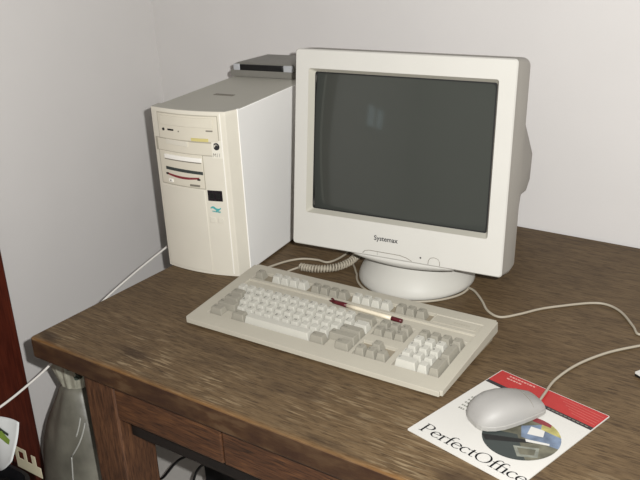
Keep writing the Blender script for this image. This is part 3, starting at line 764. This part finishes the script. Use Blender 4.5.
def bsurf(th, z):
    for q0, q1 in zip(prof[:-1], prof[1:]):
        if q0[0] <= z <= q1[0]:
            t = (z - q0[0]) / (q1[0] - q0[0]); a = q0[1] + (q1[1] - q0[1]) * t; b_ = q0[2] + (q1[2] - q0[2]) * t; break
    w = 1 + .035 * sin(3 * th + z * 9) + .02 * sin(7 * th - z * 14) + .05 * (z / .54) * sin(11 * th) * .3
    return V((a * w * cos(th), b_ * w * sin(th), z))
for (t0, z0), (t1, z1) in (((-70, .40), (-38, .47)), ((-58, .445), (-44, .48)), ((-70, .40), (-72, .34))):
    mb.tube([bsurf(R(t0 + (t1 - t0) * k / 8), z0 + (z1 - z0) * k / 8) * 1.0 for k in range(9)], .0016, 6)
mb.build('crease', M['bagc'], bag)
lf = empty('plastic_plant', (-.10, .150, .575), label='dark green leafy bits sticking out at the bag neck under the desk', cat='leaves')
for k in range(7):
    mb = MB(); x0, z0 = random.uniform(-.03, .026), random.uniform(-.012, .022); a = random.uniform(0, pi); l, w = .012, .006
    P = [(x0 + (l * cos(t) * cos(a) - w * sin(t) * sin(a)), -.004 + .004 * sin(2 * t) + k * .0015, z0 + (l * cos(t) * sin(a) + w * sin(t) * cos(a))) for t in [2 * pi * i / 10 for i in range(10)]]
    mb.loft([P, [(x, y + .002, z) for x, y, z in P]], 0, False, True); mb.build('leaf', M['dgreen'], lf)

bn = empty('waste_bin', (-.165, -.108, 0), 0, label='black waste bin below the left desk corner', cat='bin')
mb = MB(); rings = []
for z, a, b_ in ((0, .085, .075), (.44, .108, .095), (.445, .108, .095), (.445, .102, .089), (.02, .08, .07)):
    rings.append([(x * a / .1, y * b_ / .1, z) for x, y in rrect(-.1, .1, -.1, .1, .035, 6)])
mb.loft(rings, 0, False, True); mb.build('bin_body', M['binb'], bn)
mb = MB(); n2 = 14
vs = [(-.095 + .19 * i / n2, -.082 + .164 * j / n2, .415 + .012 * sin(i * 1.7 + j) * sin(j * 1.3) + .008 * random.random()) for j in range(n2 + 1) for i in range(n2 + 1)]
mb.add(vs, [(j * (n2 + 1) + i, j * (n2 + 1) + i + 1, (j + 1) * (n2 + 1) + i + 1, (j + 1) * (n2 + 1) + i) for j in range(n2) for i in range(n2)], 0, True)
mb.build('bin_liner', M['black'], bn, fix=False)
pg = empty('paper_sheet', (-.082, -.045, .448), R(0), label='crumpled white sheet with green print sticking out of the bin', cat='paper')
mb = MB(); n1 = 12; vs = []
for j in range(n1 + 1):
    for i in range(n1 + 1):
        a, b_ = i / n1, j / n1; vs.append((-.11 + .118 * a - .006 * b_, .03 * b_ + .004 * sin(a * 6 + b_ * 3), -.002 + .104 * b_ + .010 * a + .10 * (1 - b_) * (a - .35) ** 2))
mb.add(vs, [(j * (n1 + 1) + i, j * (n1 + 1) + i + 1, (j + 1) * (n1 + 1) + i + 1, (j + 1) * (n1 + 1) + i) for j in range(n1) for i in range(n1)], 0, True)
ps = mb.build('sheet', M['sheet'], pg, fix=False)
ps.modifiers.new('thick', 'SOLIDIFY').thickness = .0006
def on_sheet(a, b_, out=.002): return (-.11 + .118 * a - .006 * b_, .03 * b_ + .004 * sin(a * 6 + b_ * 3) - out, -.002 + .104 * b_ + .010 * a + .10 * (1 - b_) * (a - .35) ** 2)
mb = MB(); A = [[on_sheet(.38 + .45 * t, .84 - .22 * t + .05 * sin(t * 4)), on_sheet(.38 + .45 * t, .66 - .14 * t + .05 * sin(t * 4))] for t in [i / 8 for i in range(9)]]
mb.loft(A, 0, True, False, closed=False); mb.build('green_print', M['green'], pg, fix=False)
mb = MB(); A = [[on_sheet(.38 + .4 * t, .93 - .22 * t), on_sheet(.38 + .4 * t, .88 - .22 * t)] for t in [i / 8 for i in range(9)]]
mb.loft(A, 0, True, False, closed=False); mb.build('dark_print', M['dgreen'], pg, fix=False)
cs = empty('card_strip', (-.09, -.004, .452), R(0), label='cream card strip with square cut-outs at the bin rim', cat='card')
mb = MB()
for x0, x1, z0, z1 in ((-.040, .034, -.014, .009), (-.040, -.030, .009, .034), (-.030, -.014, .026, .034), (-.014, -.005, .009, .034), (.010, .022, .009, .030)):
    mb.box(x0, x1, 0, .0012, z0, z1)
mb.build('card', M['cream'], cs, bevel=.0003)

# black computer-like box and cables under the desk
bb = empty('black_case', (-.072, .36, 0), R(0), label='black boxy case standing on the floor under the desk', cat='case')
mb = MB(); mb.box(.065, .30, 0, .40, .006, .44); mb.build('housing', M['binb'], bb, bevel=.006)
mb = MB()
for x, y in ((.085, .03), (.28, .03), (.085, .37), (.28, .37)): mb.cyl((x, y, 0), (0, 0, 1), .012, .008, 12)
mb.build('feet', M['black'], bb)
def wp(p): return p
mb = MB(); mb.tube(smooth_path([(.012, .345, .300), (-.012, .335, .297), (-.042, .32, .280), (-.070, .30, .24), (-.10, .29, .20), (-.11, .29, .06), (-.10, .3, .004)], 8), .003, 8)
tag(mb.build('power_cord', M['cable_k']), 'black cord arching left from the black case under the desk', 'cord')
mb = MB(); mb.tube(smooth_path([(.010, .352, .272), (-.002, .345, .262), (-.016, .34, .236), (-.030, .34, .18), (-.025, .34, .05), (-.02, .34, .004)], 8), .003, 8)
tag(mb.build('power_cord', M['cable_k']), 'shorter black cord dropping steeply beside the black case under the desk', 'cord')

# ------------------------------------------------------------------ camera
yaw, pitch, roll, F = .6344, .3860, -.0524, 866.59
f = V((-sin(yaw) * cos(pitch), cos(yaw) * cos(pitch), -sin(pitch))); r = V((cos(yaw), sin(yaw), 0)); u = r.cross(f)
r2 = cos(roll) * r + sin(roll) * u; u2 = -sin(roll) * r + cos(roll) * u
CP = V((1.1806, -.7680, .6897 + H))
cam = bpy.data.cameras.new('camera'); cam.sensor_width = 36; cam.lens = F / 640 * 36; cam.clip_start = .02
co = link(bpy.data.objects.new('camera', cam))
m4 = Matrix((r2, u2, -f)).transposed().to_4x4(); m4.translation = CP; co.matrix_world = m4
sc.camera = co

# ------------------------------------------------------------------ light: the camera's flash and a dim room
lt = bpy.data.lights.new('flash', 'POINT'); lt.energy = 122; lt.shadow_soft_size = .007; lt.color = (1, .992, .978)
lo = link(bpy.data.objects.new('flash', lt)); lo.location = CP + r2 * .045 + u2 * .03
w = bpy.data.worlds.new('world'); sc.world = w; w.use_nodes = True
bg = w.node_tree.nodes['Background']; bg.inputs[0].default_value = (1, .965, .91, 1); bg.inputs[1].default_value = .15
sc.view_settings.view_transform = 'Standard'; sc.view_settings.look = 'None'; sc.view_settings.exposure = 0; sc.view_settings.gamma = 1
